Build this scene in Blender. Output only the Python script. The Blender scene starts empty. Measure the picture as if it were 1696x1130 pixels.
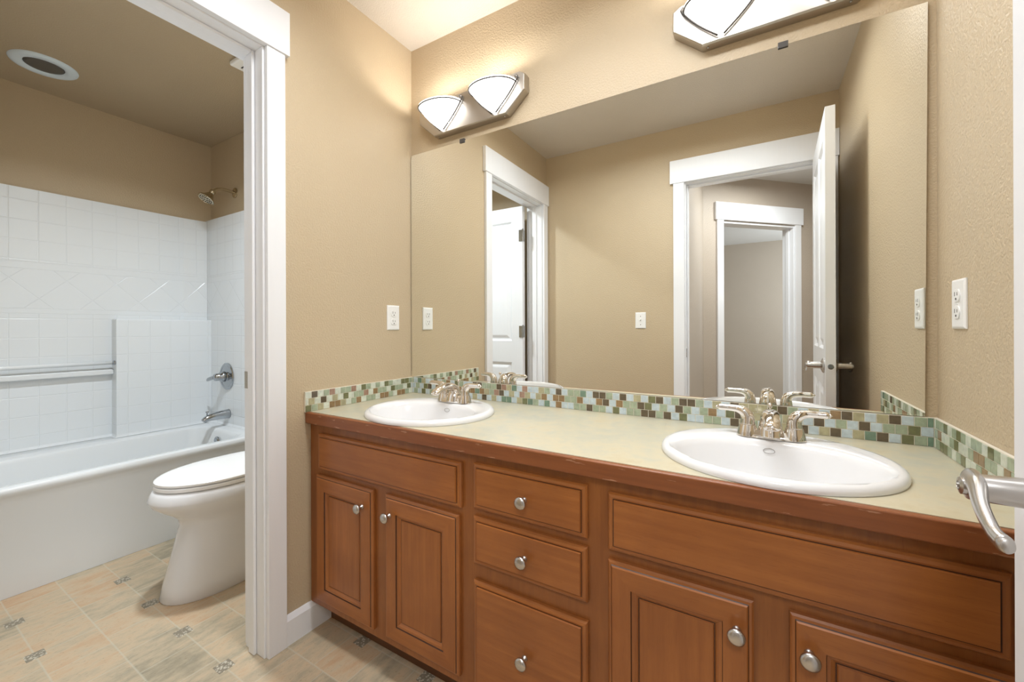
import bpy, bmesh, math, random
from mathutils import Vector, Matrix
random.seed(7)
PI = math.pi
SC = bpy.context.scene
COL = SC.collection

# ---------------------------------------------------------------- camera
YAW = 0.5404
cam_d = bpy.data.cameras.new('camera')
cam = bpy.data.objects.new('camera', cam_d)
COL.objects.link(cam)
cam_d.sensor_fit = 'HORIZONTAL'
cam_d.sensor_width = 36.0
cam_d.lens = 36.0 * 681.0 / 1696.0
cam_d.shift_y = -20.49 / 1696.0
cam_d.clip_start = 0.02
cam.matrix_world = (Matrix.Translation((1.466, -1.4862, 1.1384)) @ Matrix.Rotation(YAW, 4, 'Z')
                    @ Matrix.Rotation(PI / 2, 4, 'X') @ Matrix.Rotation(-0.0034, 4, 'Z'))
SC.camera = cam

# ---------------------------------------------------------------- world, exposure
w = bpy.data.worlds.new('world')
SC.world = w
w.use_nodes = True
w.node_tree.nodes['Background'].inputs[0].default_value = (0.55, 0.6, 0.65, 1)
w.node_tree.nodes['Background'].inputs[1].default_value = 0.3
SC.view_settings.view_transform = 'Standard'
SC.view_settings.look = 'None'
SC.view_settings.exposure = 0.54
SC.view_settings.gamma = 1.0
SC.view_settings.use_curve_mapping = False
try:
    SC.cycles.max_bounces = 10
    SC.cycles.diffuse_bounces = 6
    SC.cycles.glossy_bounces = 6
    SC.cycles.caustics_reflective = True
    SC.cycles.caustics_refractive = False
    SC.cycles.sample_clamp_indirect = 4.0
    SC.cycles.use_denoising = True
except Exception:
    pass

WARM = (1.0, 0.985, 0.97)
ZCEIL = 2.507
NEUT = (1.0, 0.99, 0.97)
COOL = (0.86, 0.93, 1.0)


def lamp(name, kind, loc, power, color, size=0.1, rot=(0, 0, 0), size_y=None, spread=None):
    d = bpy.data.lights.new(name, kind)
    d.energy = power
    d.color = color
    if kind == 'AREA':
        d.size = size
        if size_y:
            d.shape = 'RECTANGLE'
            d.size_y = size_y
        if spread:
            d.spread = spread
    else:
        d.shadow_soft_size = size
    o = bpy.data.objects.new(name, d)
    o.location = loc
    o.rotation_euler = rot
    COL.objects.link(o)
    return o


# ceiling lights of the toilet room, of the hall and the window light of the room beyond it
lamp('toilet_room_light', 'AREA', (-0.62, -0.66, 2.47), 15.5, (0.87, 0.945, 1.0), 0.13, spread=math.radians(152))
lamp('hall_ceiling_light', 'AREA', (1.75, -2.25, 2.44), 18, (0.95, 0.98, 1.0), 0.45)
lamp('vanity_fill_light', 'AREA', (1.0, -0.72, ZCEIL - 0.03), 14.0, (0.93, 0.965, 1.0), 1.0, size_y=0.22, spread=math.radians(165))  # added fill over the vanity, an unseen source with no fixture
lamp('bedroom_daylight', 'AREA', (2.9, -5.0, 1.6), 36, COOL, 1.4, rot=(0, math.radians(90), 0))
SHADE_POWER = 2.2      # each bulb of the vanity lights
SHADE_EMIT = 3.6      # frosted glass of the vanity lights

# ---------------------------------------------------------------- node helpers


def lin(c):
    r = []
    for v in c[:3]:
        v = v / 255.0
        r.append(v / 12.92 if v <= 0.04045 else ((v + 0.055) / 1.055) ** 2.4)
    return (r[0], r[1], r[2], 1.0)


class NT:
    def __init__(self, name):
        self.m = bpy.data.materials.new(name)
        self.m.use_nodes = True
        self.t = self.m.node_tree
        self.b = self.t.nodes['Principled BSDF']

    def n(self, kind, **kw):
        nd = self.t.nodes.new(kind)
        for k, v in kw.items():
            setattr(nd, k, v)
        return nd

    def link(self, a, b):
        self.t.links.new(a, b)

    def put(self, sock, v):
        if hasattr(v, 'is_linked') or hasattr(v, 'links'):
            self.link(v, sock)
        else:
            sock.default_value = v

    def math(self, op, a, b=None, c=None, clamp=False):
        nd = self.n('ShaderNodeMath', operation=op, use_clamp=clamp)
        self.put(nd.inputs[0], a)
        if b is not None:
            self.put(nd.inputs[1], b)
        if c is not None:
            self.put(nd.inputs[2], c)
        return nd.outputs[0]

    def coords(self, scale=(1, 1, 1), loc=(0, 0, 0)):
        tc = self.n('ShaderNodeTexCoord')
        mp = self.n('ShaderNodeMapping')
        mp.inputs['Scale'].default_value = scale
        mp.inputs['Location'].default_value = loc
        self.link(tc.outputs['Object'], mp.inputs[0])
        return mp.outputs[0]

    def noise(self, vec, scale, detail=3, rough=0.5):
        nd = self.n('ShaderNodeTexNoise')
        self.link(vec, nd.inputs['Vector'])
        nd.inputs['Scale'].default_value = scale
        nd.inputs['Detail'].default_value = detail
        nd.inputs['Roughness'].default_value = rough
        return nd.outputs['Fac']

    def ramp(self, fac, stops):
        nd = self.n('ShaderNodeValToRGB')
        cr = nd.color_ramp
        while len(cr.elements) < len(stops):
            cr.elements.new(0.5)
        for e, (p, c) in zip(cr.elements, stops):
            e.position = p
            e.color = c
        self.link(fac, nd.inputs[0])
        return nd.outputs[0]

    def mix(self, fac, a, b):
        nd = self.n('ShaderNodeMix', data_type='RGBA')
        self.put(nd.inputs[0], fac)
        self.put(nd.inputs[6], a)
        self.put(nd.inputs[7], b)
        return nd.outputs[2]

    def base(self, c):
        self.put(self.b.inputs['Base Color'], c)

    def rough(self, v):
        self.put(self.b.inputs['Roughness'], v)

    def spec(self, v):
        self.b.inputs['Specular IOR Level'].default_value = v

    def metal(self, v=1.0):
        self.b.inputs['Metallic'].default_value = v

    def bump(self, h, dist, strength=1.0):
        nd = self.n('ShaderNodeBump')
        nd.inputs['Distance'].default_value = dist
        nd.inputs['Strength'].default_value = strength
        self.link(h, nd.inputs['Height'])
        self.link(nd.outputs[0], self.b.inputs['Normal'])
        return nd


def paint(name, rgb, bump=0.0014, rough=0.42, spec=0.45):
    m = NT(name)
    v = m.coords()
    n1 = m.noise(v, 150, 2, 0.55)
    n1r = m.ramp(n1, [(0.38, (0, 0, 0, 1)), (0.62, (1, 1, 1, 1))])
    big = m.noise(v, 2.0, 2)
    c = m.mix(big, lin(tuple(x * 0.97 for x in rgb)), lin(tuple(min(255, x * 1.02) for x in rgb)))
    m.base(c)
    m.rough(rough)
    m.spec(spec)
    if bump:
        m.bump(n1r, bump, 0.5)
    return m.m


def plain(name, rgb, rough=0.4, metal=0.0, spec=0.5, emit=None):
    m = NT(name)
    m.base(lin(rgb))
    m.rough(rough)
    m.spec(spec)
    if metal:
        m.metal(metal)
    if emit:
        m.b.inputs['Emission Color'].default_value = emit[0]
        m.b.inputs['Emission Strength'].default_value = emit[1]
    return m.m


def porcelain(name, rgb, rough=0.12):
    m = NT(name)
    v = m.coords()
    n = m.noise(v, 3, 1)
    m.base(m.mix(n, lin(rgb), lin(tuple(x - 3 for x in rgb))))
    m.rough(rough)
    return m.m


def trimpaint(name, rgb):
    m = NT(name)
    v = m.coords((60, 60, 4))
    n = m.noise(v, 1.0, 3)
    m.base(m.mix(n, lin(rgb), lin(tuple(x - 4 for x in rgb))))
    m.rough(0.33)
    m.bump(n, 0.0001, 0.2)
    return m.m


def wood(name, direction, dark=1.0):
    m = NT(name)
    s = {'h': (1.6, 10, 26), 'v': (26, 10, 1.6)}[direction]
    v = m.coords(s)
    g = m.noise(v, 2.2, 5, 0.62)
    v2 = m.coords((1, 1, 1))
    blot = m.noise(v2, 4.5, 3, 0.55)
    sp = m.noise(m.coords(tuple(x * 5 for x in s)), 4, 2, 0.5)
    a = lin((tuple(x * dark for x in (146, 87, 42))))
    b = lin((tuple(x * dark for x in (170, 106, 53))))
    c = m.mix(m.ramp(g, [(0.3, (0, 0, 0, 1)), (0.72, (1, 1, 1, 1))]), a, b)
    c = m.mix(m.math('MULTIPLY', m.ramp(blot, [(0.35, (1, 1, 1, 1)), (0.65, (0, 0, 0, 1))]), 0.45), c,
              lin(tuple(x * dark for x in (126, 72, 36))))
    c = m.mix(m.math('MULTIPLY', m.ramp(sp, [(0.62, (0, 0, 0, 1)), (0.72, (1, 1, 1, 1))]), 0.35), c,
              lin((118, 64, 30)))
    m.base(c)
    m.rough(0.29)
    m.bump(g, 0.0003, 0.35)
    return m.m


WALL = paint('tan_wall_paint', (196, 178, 149))
CEIL = paint('lit_ceiling_paint', (208, 199, 186), 0.0016)  # tan ceiling paint, lightened to carry the glow near the vanity lights
CEILT = paint('dim_ceiling_paint', (178, 161, 134), 0.0014, 0.6)  # same ceiling paint, browner to carry the dimmer light of the toilet room
HALL = paint('cool_lit_wall_paint', (186, 174, 160), 0.0014)  # same paint as the tan walls, greyed to carry the cooler hall light
BEDCEIL = paint('white_ceiling_paint', (225, 226, 226), 0.001)
WHITE = trimpaint('white_trim_paint', (240, 242, 246))
DOORW = trimpaint('white_door_paint', (238, 240, 244))
PORC = porcelain('white_porcelain', (230, 230, 231))
TUBM = porcelain('white_tub_acrylic', (232, 236, 239), 0.22)
SEATM = porcelain('white_seat_plastic', (245, 245, 245), 0.25)
PLAST = plain('white_plastic', (240, 240, 238), 0.3)
DARK = plain('dark_slot', (40, 34, 28), 0.6)
WOODH = wood('stained_maple_horizontal', 'h')
WOODV = wood('stained_maple_vertical', 'v')
WOODF = wood('stained_maple_frame', 'v', 0.93)
GLAZE = plain('dark_wood_glaze', (60, 30, 14), 0.4)
KICK = wood('toe_kick_board', 'h', 0.62)
CHROME = plain('polished_nickel', (226, 220, 212), 0.07, 1.0)
NICKEL = plain('brushed_nickel', (196, 193, 190), 0.27, 1.0)
STEEL = plain('grey_chrome', (176, 180, 184), 0.16, 1.0)
BRONZE = plain('nickel_shower_metal', (196, 184, 160), 0.16, 1.0)
PLATEM = plain('brushed_fixture_plate', (186, 180, 172), 0.36, 1.0)
WIRE = plain('dark_fixture_wire', (72, 68, 64), 0.4, 0.0, 0.3)
GROUT = plain('light_grout', (222, 216, 200), 0.8)
MIRR = plain('mirror_silver', (247, 249, 246), 0.0, 1.0)
MEDGE = plain('mirror_edge', (70, 58, 44), 0.25, 0.3)
GREYLENS = plain('dark_grey_lens', (92, 88, 82), 0.55)
RINGW = plain('pale_blue_white_trim', (214, 228, 238), 0.5)


def edge_wood():
    m = NT('worn_edge_wood')
    v = m.coords((1.6, 10, 26))
    g = m.noise(v, 2.2, 5, 0.62)
    c = m.mix(m.ramp(g, [(0.3, (0, 0, 0, 1)), (0.72, (1, 1, 1, 1))]), lin((124, 70, 38)), lin((146, 87, 49)))
    # chipped varnish along the band
    tc = m.n('ShaderNodeTexCoord')
    sx = m.n('ShaderNodeSeparateXYZ')
    m.link(tc.outputs['Object'], sx.inputs[0])
    zz = m.math('ABSOLUTE', m.math('SUBTRACT', sx.outputs['Z'], 0.818))
    near = m.math('SUBTRACT', 1.0, m.math('MULTIPLY', zz, 120), clamp=True)
    ch = m.noise(m.coords((14, 30, 110)), 1.3, 4, 0.6)
    zz2 = m.math('ABSOLUTE', m.math('SUBTRACT', sx.outputs['Z'], 0.789))
    near2 = m.math('SUBTRACT', 1.0, m.math('MULTIPLY', zz2, 150), clamp=True)
    nm = m.math('MAXIMUM', near, near2)
    f = m.math('ADD', ch, m.math('MULTIPLY', nm, 0.17))
    f = m.ramp(f, [(0.74, (0, 0, 0, 1)), (0.76, (1, 1, 1, 1))])
    m.base(m.mix(m.math('MULTIPLY', f, 0.55), c, lin((196, 150, 120))))
    m.rough(0.36)
    return m.m


EDGE = edge_wood()


def laminate():
    m = NT('mottled_laminate')
    v = m.coords()
    a = m.noise(v, 5.5, 5, 0.6)
    b = m.noise(v, 28, 4, 0.65)
    f = m.math('ADD', m.math('MULTIPLY', a, 0.65), m.math('MULTIPLY', b, 0.35))
    c = m.ramp(f, [(0.34, lin((178, 178, 164))), (0.46, lin((188, 184, 164))), (0.56, lin((197, 188, 162))),
                   (0.68, lin((190, 177, 146)))])
    m.base(c)
    m.rough(0.36)
    m.spec(0.4)
    return m.m


LAM = laminate()


def floor_mat():
    m = NT('stone_pattern_vinyl')
    tc = m.n('ShaderNodeTexCoord')
    sp = m.n('ShaderNodeSeparateXYZ')
    m.link(tc.outputs['Object'], sp.inputs[0])
    X, Y = sp.outputs['X'], sp.outputs['Y']
    px, py = 0.155, 0.158
    # diamonds sit at x = -0.087 + 0.31 i, y = -0.797 + 0.316 j
    u = m.math('DIVIDE', m.math('ADD', X, 0.087 + 31.0), px)
    v = m.math('DIVIDE', m.math('ADD', Y, 0.797 + 31.6), py)
    row = m.math('FLOOR', v)
    odd = m.math('MODULO', row, 2.0)
    u2 = m.math('ADD', u, m.math('MULTIPLY', odd, 0.35))
    cellx = m.math('FLOOR', u2)

    def line(w, width):
        fr = m.math('FRACT', w)
        d = m.math('MINIMUM', fr, m.math('SUBTRACT', 1.0, fr))
        return m.math('SUBTRACT', 1.0, m.math('SMOOTH_MIN', m.math('DIVIDE', d, width), 1.0, 0.1), clamp=True)
    gx = line(u2, 0.022)
    gy = line(v, 0.026)
    grout = m.math('MAXIMUM', gx, gy)
    cv = m.n('ShaderNodeCombineXYZ')
    m.link(cellx, cv.inputs[0])
    m.link(row, cv.inputs[1])
    wn = m.n('ShaderNodeTexWhiteNoise', noise_dimensions='3D')
    m.link(cv.outputs[0], wn.inputs['Vector'])
    tint = wn.outputs['Value']
    streak = m.noise(m.coords((1, 0.33, 1)), 26, 6, 0.68)
    fine = m.noise(m.coords((1, 0.5, 1)), 150, 3, 0.6)
    big = m.noise(m.coords(), 2.2, 3, 0.5)
    t = m.math('ADD', m.math('MULTIPLY', tint, 0.2), m.math('MULTIPLY', streak, 0.8))
    t = m.math('ADD', t, m.math('MULTIPLY', m.math('SUBTRACT', big, 0.5), 0.5))
    c = m.ramp(t, [(0.28, lin((150, 142, 122))), (0.43, lin((180, 166, 142))), (0.54, lin((196, 176, 148))),
                   (0.70, lin((192, 160, 128)))])
    f2 = m.ramp(fine, [(0.6, (0, 0, 0, 1)), (0.72, (1, 1, 1, 1))])
    c = m.mix(m.math('MULTIPLY', f2, 0.45), c, lin((128, 112, 90)))
    f3 = m.ramp(streak, [(0.27, (1, 1, 1, 1)), (0.38, (0, 0, 0, 1))])
    c = m.mix(m.math('MULTIPLY', f3, 0.4), c, lin((212, 204, 186)))
    c = m.mix(m.math('MULTIPLY', grout, 0.6), c, lin((196, 192, 174)))
    # small mosaic diamonds
    du = m.math('DIVIDE', m.math('ADD', X, 0.087 + 31.0 + 0.155), 0.31)
    dv = m.math('DIVIDE', m.math('ADD', Y, 0.797 + 31.6 + 0.158), 0.316)
    au = m.math('ABSOLUTE', m.math('SUBTRACT', m.math('FRACT', du), 0.5))
    av = m.math('ABSOLUTE', m.math('SUBTRACT', m.math('FRACT', dv), 0.5))
    dm = m.math('LESS_THAN', m.math('MAXIMUM', au, av), 0.078)
    vor = m.n('ShaderNodeTexVoronoi')
    vor.inputs['Scale'].default_value = 130
    m.link(tc.outputs['Object'], vor.inputs['Vector'])
    vc = m.ramp(vor.outputs['Distance'], [(0.2, lin((206, 200, 184))), (0.55, lin((134, 126, 110)))])
    c = m.mix(dm, c, vc)
    m.base(c)
    m.rough(0.42)
    m.spec(0.35)
    m.bump(m.math('SUBTRACT', 1.0, grout), 0.0006, 0.5)
    return m.m


FLOOR = floor_mat()


def surround_mat():
    """white moulded panel with an embossed tile grid and a band of diamonds"""
    m = NT('embossed_shower_panel')
    tc = m.n('ShaderNodeTexCoord')
    sp = m.n('ShaderNodeSeparateXYZ')
    m.link(tc.outputs['Object'], sp.inputs[0])
    U = m.math('ADD', m.math('ADD', sp.outputs['X'], sp.outputs['Y']), 2.03 + 0.02 + 10.95)
    Z = sp.outputs['Z']
    P = 0.1098

    def line(w, width):
        fr = m.math('FRACT', w)
        d = m.math('MINIMUM', fr, m.math('SUBTRACT', 1.0, fr))
        return m.math('SUBTRACT', 1.0, m.math('DIVIDE', d, width), clamp=True)

    def at(z0):
        return m.math('SUBTRACT', 1.0, m.math('MULTIPLY', m.math('ABSOLUTE', m.math('SUBTRACT', Z, z0)), 500), clamp=True)
    wu = 0.03
    grid = m.math('MAXIMUM', line(m.math('DIVIDE', U, P), wu), line(m.math('DIVIDE', m.math('SUBTRACT', Z, -0.004), P), wu))
    band = m.math('MULTIPLY', m.math('GREATER_THAN', Z, 1.232), m.math('LESS_THAN', Z, 1.52))
    inner = m.math('MULTIPLY', m.math('GREATER_THAN', Z, 1.262), m.math('LESS_THAN', Z, 1.48))
    d1 = line(m.math('DIVIDE', m.math('ADD', U, Z), 0.2196), 0.018)
    d2 = line(m.math('DIVIDE', m.math('ADD', m.math('SUBTRACT', U, Z), 10.98), 0.2196), 0.018)
    dia = m.math('MULTIPLY', m.math('MAXIMUM', d1, d2), inner)
    g = m.math('MULTIPLY', grid, m.math('SUBTRACT', 1.0, band))
    h = m.math('MAXIMUM', g, dia)
    for z0 in (1.232, 1.260, 1.482, 1.52):
        h = m.math('MAXIMUM', h, at(z0))
    m.base(lin((232, 237, 241)))
    m.rough(0.2)
    m.bump(m.math('SUBTRACT', 1.0, h), 0.0014, 0.75)
    return m.m


SURR = surround_mat()


def glass_tile(name, rgb):
    m = NT(name)
    v = m.coords((1, 1, 1))
    n = m.noise(v, 60, 3, 0.6)
    m.base(m.mix(n, lin(tuple(x * 0.82 for x in rgb)), lin(tuple(min(255, x * 1.14) for x in rgb))))
    m.rough(0.1)
    m.spec(0.6)
    return m.m


TILE = {
    'P': glass_tile('pale_glass_tile', (188, 202, 208)),
    'W': glass_tile('whitish_glass_tile', (206, 212, 198)),
    'S': glass_tile('sage_glass_tile', (158, 170, 146)),
    'G': glass_tile('green_glass_tile', (112, 136, 118)),
    'D': glass_tile('dark_brown_glass_tile', (96, 84, 66)),
    'O': glass_tile('olive_glass_tile', (112, 114, 80)),
    'B': glass_tile('brown_glass_tile', (142, 116, 82)),
    'T': glass_tile('tan_glass_tile', (170, 164, 132)),
    'R': glass_tile('rust_glass_tile', (156, 126, 108)),
}


def shade_glass():
    m = NT('lit_frosted_glass')
    m.base(lin((240, 236, 228)))
    m.rough(0.35)
    m.b.inputs['Emission Color'].default_value = (1.0, 0.98, 0.96, 1)
    m.b.inputs['Emission Strength'].default_value = SHADE_EMIT
    return m.m


SHADE = shade_glass()

# ---------------------------------------------------------------- mesh helpers


def mesh_obj(name, bm, mats, parent=None, smooth=False, bevel=0.0, seg=2, loc=None, auto=None):
    me = bpy.data.meshes.new(name)
    bmesh.ops.recalc_face_normals(bm, faces=bm.faces[:])
    bm.to_mesh(me)
    bm.free()
    if not isinstance(mats, (list, tuple)):
        mats = [mats]
    for mt in mats:
        me.materials.append(mt)
    if smooth:
        for p in me.polygons:
            p.use_smooth = True
    o = bpy.data.objects.new(name, me)
    COL.objects.link(o)
    if parent is not None:
        o.parent = parent
    if loc is not None:
        o.location = loc
    if bevel:
        md = o.modifiers.new('bevel', 'BEVEL')
        md.width = bevel
        md.segments = seg
        md.limit_method = 'ANGLE'
        md.angle_limit = math.radians(40)
    if auto is not None:
        for p in me.polygons:
            p.use_smooth = True
        try:
            me.set_sharp_from_angle(angle=math.radians(auto))
        except Exception:
            pass
    return o


def empty(name, loc=(0, 0, 0), rz=0.0):
    o = bpy.data.objects.new(name, None)
    o.empty_display_size = 0.05
    COL.objects.link(o)
    o.location = loc
    o.rotation_euler = (0, 0, rz)
    return o


def tag(o, label, cat, group=None):
    o['label'] = label
    o['category'] = cat
    if group:
        o['group'] = group
    return o


def struct(o, label=None):
    o['kind'] = 'structure'
    if label:
        o['label'] = label
    return o


def bx(bm, x0, x1, y0, y1, z0, z1, mi=0):
    vs = [bm.verts.new(p) for p in ((x0, y0, z0), (x1, y0, z0), (x1, y1, z0), (x0, y1, z0),
                                    (x0, y0, z1), (x1, y0, z1), (x1, y1, z1), (x0, y1, z1))]
    for f in ((0, 3, 2, 1), (4, 5, 6, 7), (0, 1, 5, 4), (1, 2, 6, 5), (2, 3, 7, 6), (3, 0, 4, 7)):
        bm.faces.new([vs[i] for i in f]).material_index = mi
    return vs


def box(name, x0, x1, y0, y1, z0, z1, mat, parent=None, bevel=0.0):
    bm = bmesh.new()
    bx(bm, x0, x1, y0, y1, z0, z1)
    return mesh_obj(name, bm, mat, parent, bevel=bevel)


def loft(bm, rings, cap0=True, cap1=True, mi=0, closed=True):
    """rings: lists of points, the same count in each"""
    vr = [[bm.verts.new(p) for p in r] for r in rings]
    n = len(vr[0])
    for a, b in zip(vr[:-1], vr[1:]):
        rng = range(n) if closed else range(n - 1)
        for i in rng:
            j = (i + 1) % n
            bm.faces.new((a[i], a[j], b[j], b[i])).material_index = mi
    if cap0:
        bm.faces.new(vr[0][::-1]).material_index = mi
    if cap1:
        bm.faces.new(vr[-1]).material_index = mi
    return vr


def lathe(bm, prof, origin=(0, 0, 0), axis=(0, 0, 1), seg=28, cap0=True, cap1=True, sx=1.0, mi=0):
    """prof: (radius, height along axis)"""
    a = Vector(axis).normalized()
    ref = Vector((0, 0, 1)) if abs(a.z) < 0.9 else Vector((1, 0, 0))
    u = a.cross(ref).normalized()
    v = a.cross(u).normalized()
    o = Vector(origin)
    rings = []
    for r, h in prof:
        rings.append([o + a * h + u * (r * sx * math.cos(2 * PI * i / seg)) + v * (r * math.sin(2 * PI * i / seg))
                      for i in range(seg)])
    return loft(bm, rings, cap0, cap1, mi)


def tube(bm, path, radii, seg=16, cap=True, flat=None, up=(0, 0, 1), mi=0):
    """swept tube; radii one value or a list; flat: list of (scale across, scale along up)"""
    P = [Vector(p) for p in path]
    n = len(P)
    if not isinstance(radii, (list, tuple)):
        radii = [radii] * n
    up = Vector(up)
    rings = []
    prev = None
    for i in range(n):
        t = (P[min(i + 1, n - 1)] - P[max(i - 1, 0)]).normalized()
        if prev is None:
            s = t.cross(up)
            if s.length < 1e-3:
                s = t.cross(Vector((1, 0, 0)))
            s.normalize()
        else:
            s = prev - t * prev.dot(t)
            s.normalize()
        prev = s
        q = s.cross(t).normalized()
        fs, fq = flat[i] if flat else (1, 1)
        rings.append([P[i] + s * (radii[i] * fs * math.cos(2 * PI * k / seg)) + q * (radii[i] * fq * math.sin(2 * PI * k / seg))
                      for k in range(seg)])
    return loft(bm, rings, cap, cap, mi)


def smooth_path(pts, n=6):
    P = [Vector(p) for p in pts]
    out = []
    for i in range(len(P) - 1):
        p0 = P[max(i - 1, 0)]
        p1, p2 = P[i], P[i + 1]
        p3 = P[min(i + 2, len(P) - 1)]
        for k in range(n):
            t = k / n
            out.append(0.5 * ((2 * p1) + (-p0 + p2) * t + (2 * p0 - 5 * p1 + 4 * p2 - p3) * t * t
                              + (-p0 + 3 * p1 - 3 * p2 + p3) * t ** 3))
    out.append(P[-1])
    return out


def lerp_list(vals, n=6):
    out = []
    for i in range(len(vals) - 1):
        for k in range(n):
            t = k / n
            a, b = vals[i], vals[i + 1]
            out.append(tuple(x + (y - x) * t for x, y in zip(a, b)) if isinstance(a, tuple) else a + (b - a) * t)
    out.append(vals[-1])
    return out


def copy_tree(o, parent=None):
    c = o.copy()
    COL.objects.link(c)
    if parent is not None:
        c.parent = parent
    for ch in list(o.children):
        copy_tree(ch, c)
    return c


# ================================================================= THE SETTING
W = 1.865          # vanity room width
B = 1.52           # depth of both rooms
ZC = 2.507         # ceiling
TX = -2.055        # far wall of the tub
WT = 0.12          # wall thickness
DH = 2.115         # door opening height
JY0, JY1 = -1.436, -0.712      # toilet room opening (y)
HX0, HX1 = 1.045, 1.780        # hall door opening (x)

struct(box('floor', -2.2, 2.9, -6.5, 0.1, -0.05, 0.0, FLOOR))
struct(box('ceiling', 0.0, W, -B, 0.0, ZC, ZC + 0.05, CEIL))
struct(box('ceiling_toilet_room', TX, -WT, -B, 0.0, ZC, ZC + 0.05, CEILT))
struct(box('ceiling_hall', -0.6, 3.0, -6.3, -B, ZC, ZC + 0.05, BEDCEIL))

struct(box('wall_mirror', TX - 0.1, W + 0.1, 0.0, 0.1, 0.0, ZC + 0.05, WALL))
struct(box('wall_tub', TX - 0.1, TX, -B, 0.0, 0.0, ZC + 0.05, WALL))
struct(box('wall_right', W, W + 0.1, -B, 0.0, 0.0, ZC + 0.05, WALL))


def wall_with_hole(name, axis, a0, a1, h0, h1, t0, t1, top, mat):
    """axis 'y': the wall runs along y from a0 to a1, thickness t0..t1 in x"""
    bm = bmesh.new()
    for (p, q, z0, z1) in ((a0, h0, 0.0, ZC + 0.05), (h1, a1, 0.0, ZC + 0.05), (h0, h1, top, ZC + 0.05)):
        if axis == 'y':
            bx(bm, t0, t1, p, q, z0, z1)
        else:
            bx(bm, p, q, t0, t1, z0, z1)
    return struct(mesh_obj(name, bm, mat))


wall_with_hole('wall_left', 'y', -B - 0.005, 0.0, JY0 - 0.018, JY1 + 0.018, -WT, 0.0, DH + 0.018, WALL)
wl = wall_with_hole('wall_rear', 'x', TX - 0.1, W + 0.1, HX0 - 0.018, HX1 + 0.018, -B - 0.06, -B, DH + 0.018, WALL)
wall_with_hole('wall_hall_near', 'x', 1.02 - 0.1, 2.75, HX0 - 0.018, HX1 + 0.018, -B - WT, -B - 0.06, DH + 0.018, HALL)

# hall and the room beyond it
struct(box('wall_hall_left', 0.947, 1.047, -2.56, -B - WT, 0.0, ZC, HALL))
struct(box('wall_hall_right', 2.62, 2.72, -4.2, -B - WT, 0.0, ZC, HALL))
# the 45 degree wall with a doorway, x + y = -1.478
R2 = math.sqrt(2)


def ang_pt(s, d):
    """s: distance along the wall from its left corner, d: distance behind its face"""
    return (1.047 + s / R2 - d / R2, -2.525 - s / R2 - d / R2)


def ang_box(bm, s0, s1, d0, d1, z0, z1):
    c = [ang_pt(s0, d0), ang_pt(s1, d0), ang_pt(s1, d1), ang_pt(s0, d1)]
    vs = [bm.verts.new((x, y, z0)) for x, y in c] + [bm.verts.new((x, y, z1)) for x, y in c]
    for f in ((0, 3, 2, 1), (4, 5, 6, 7), (0, 1, 5, 4), (1, 2, 6, 5), (2, 3, 7, 6), (3, 0, 4, 7)):
        bm.faces.new([vs[i] for i in f])


S0 = (1.208 - 1.047) * R2 - 0.02
S1 = (1.765 - 1.047) * R2 - 0.02
bm = bmesh.new()
ang_box(bm, 0, S0 - 0.02, 0, WT, 0, ZC)
ang_box(bm, S1 + 0.02, 2.26, 0, WT, 0, ZC)
ang_box(bm, S0 - 0.02, S1 + 0.02, 0, WT, 2.10, ZC)
struct(mesh_obj('wall_hall_angled', bm, HALL))
struct(box('wall_bedroom', -0.6, 3.0, -6.3, -6.2, 0, ZC, HALL))
struct(box('wall_bedroom_left', -0.6, -0.5, -6.2, -2.6, 0, ZC, HALL))
struct(box('wall_bedroom_right', 3.0, 3.1, -6.3, -3.9, 0, ZC, BEDCEIL))
struct(box('wall_bedroom_near', -0.6, 0.947, -2.6, -2.5, 0, ZC, HALL))
struct(box('wall_hall_end', 2.62, 3.1, -4.3, -4.2, 0, ZC, HALL))


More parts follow.
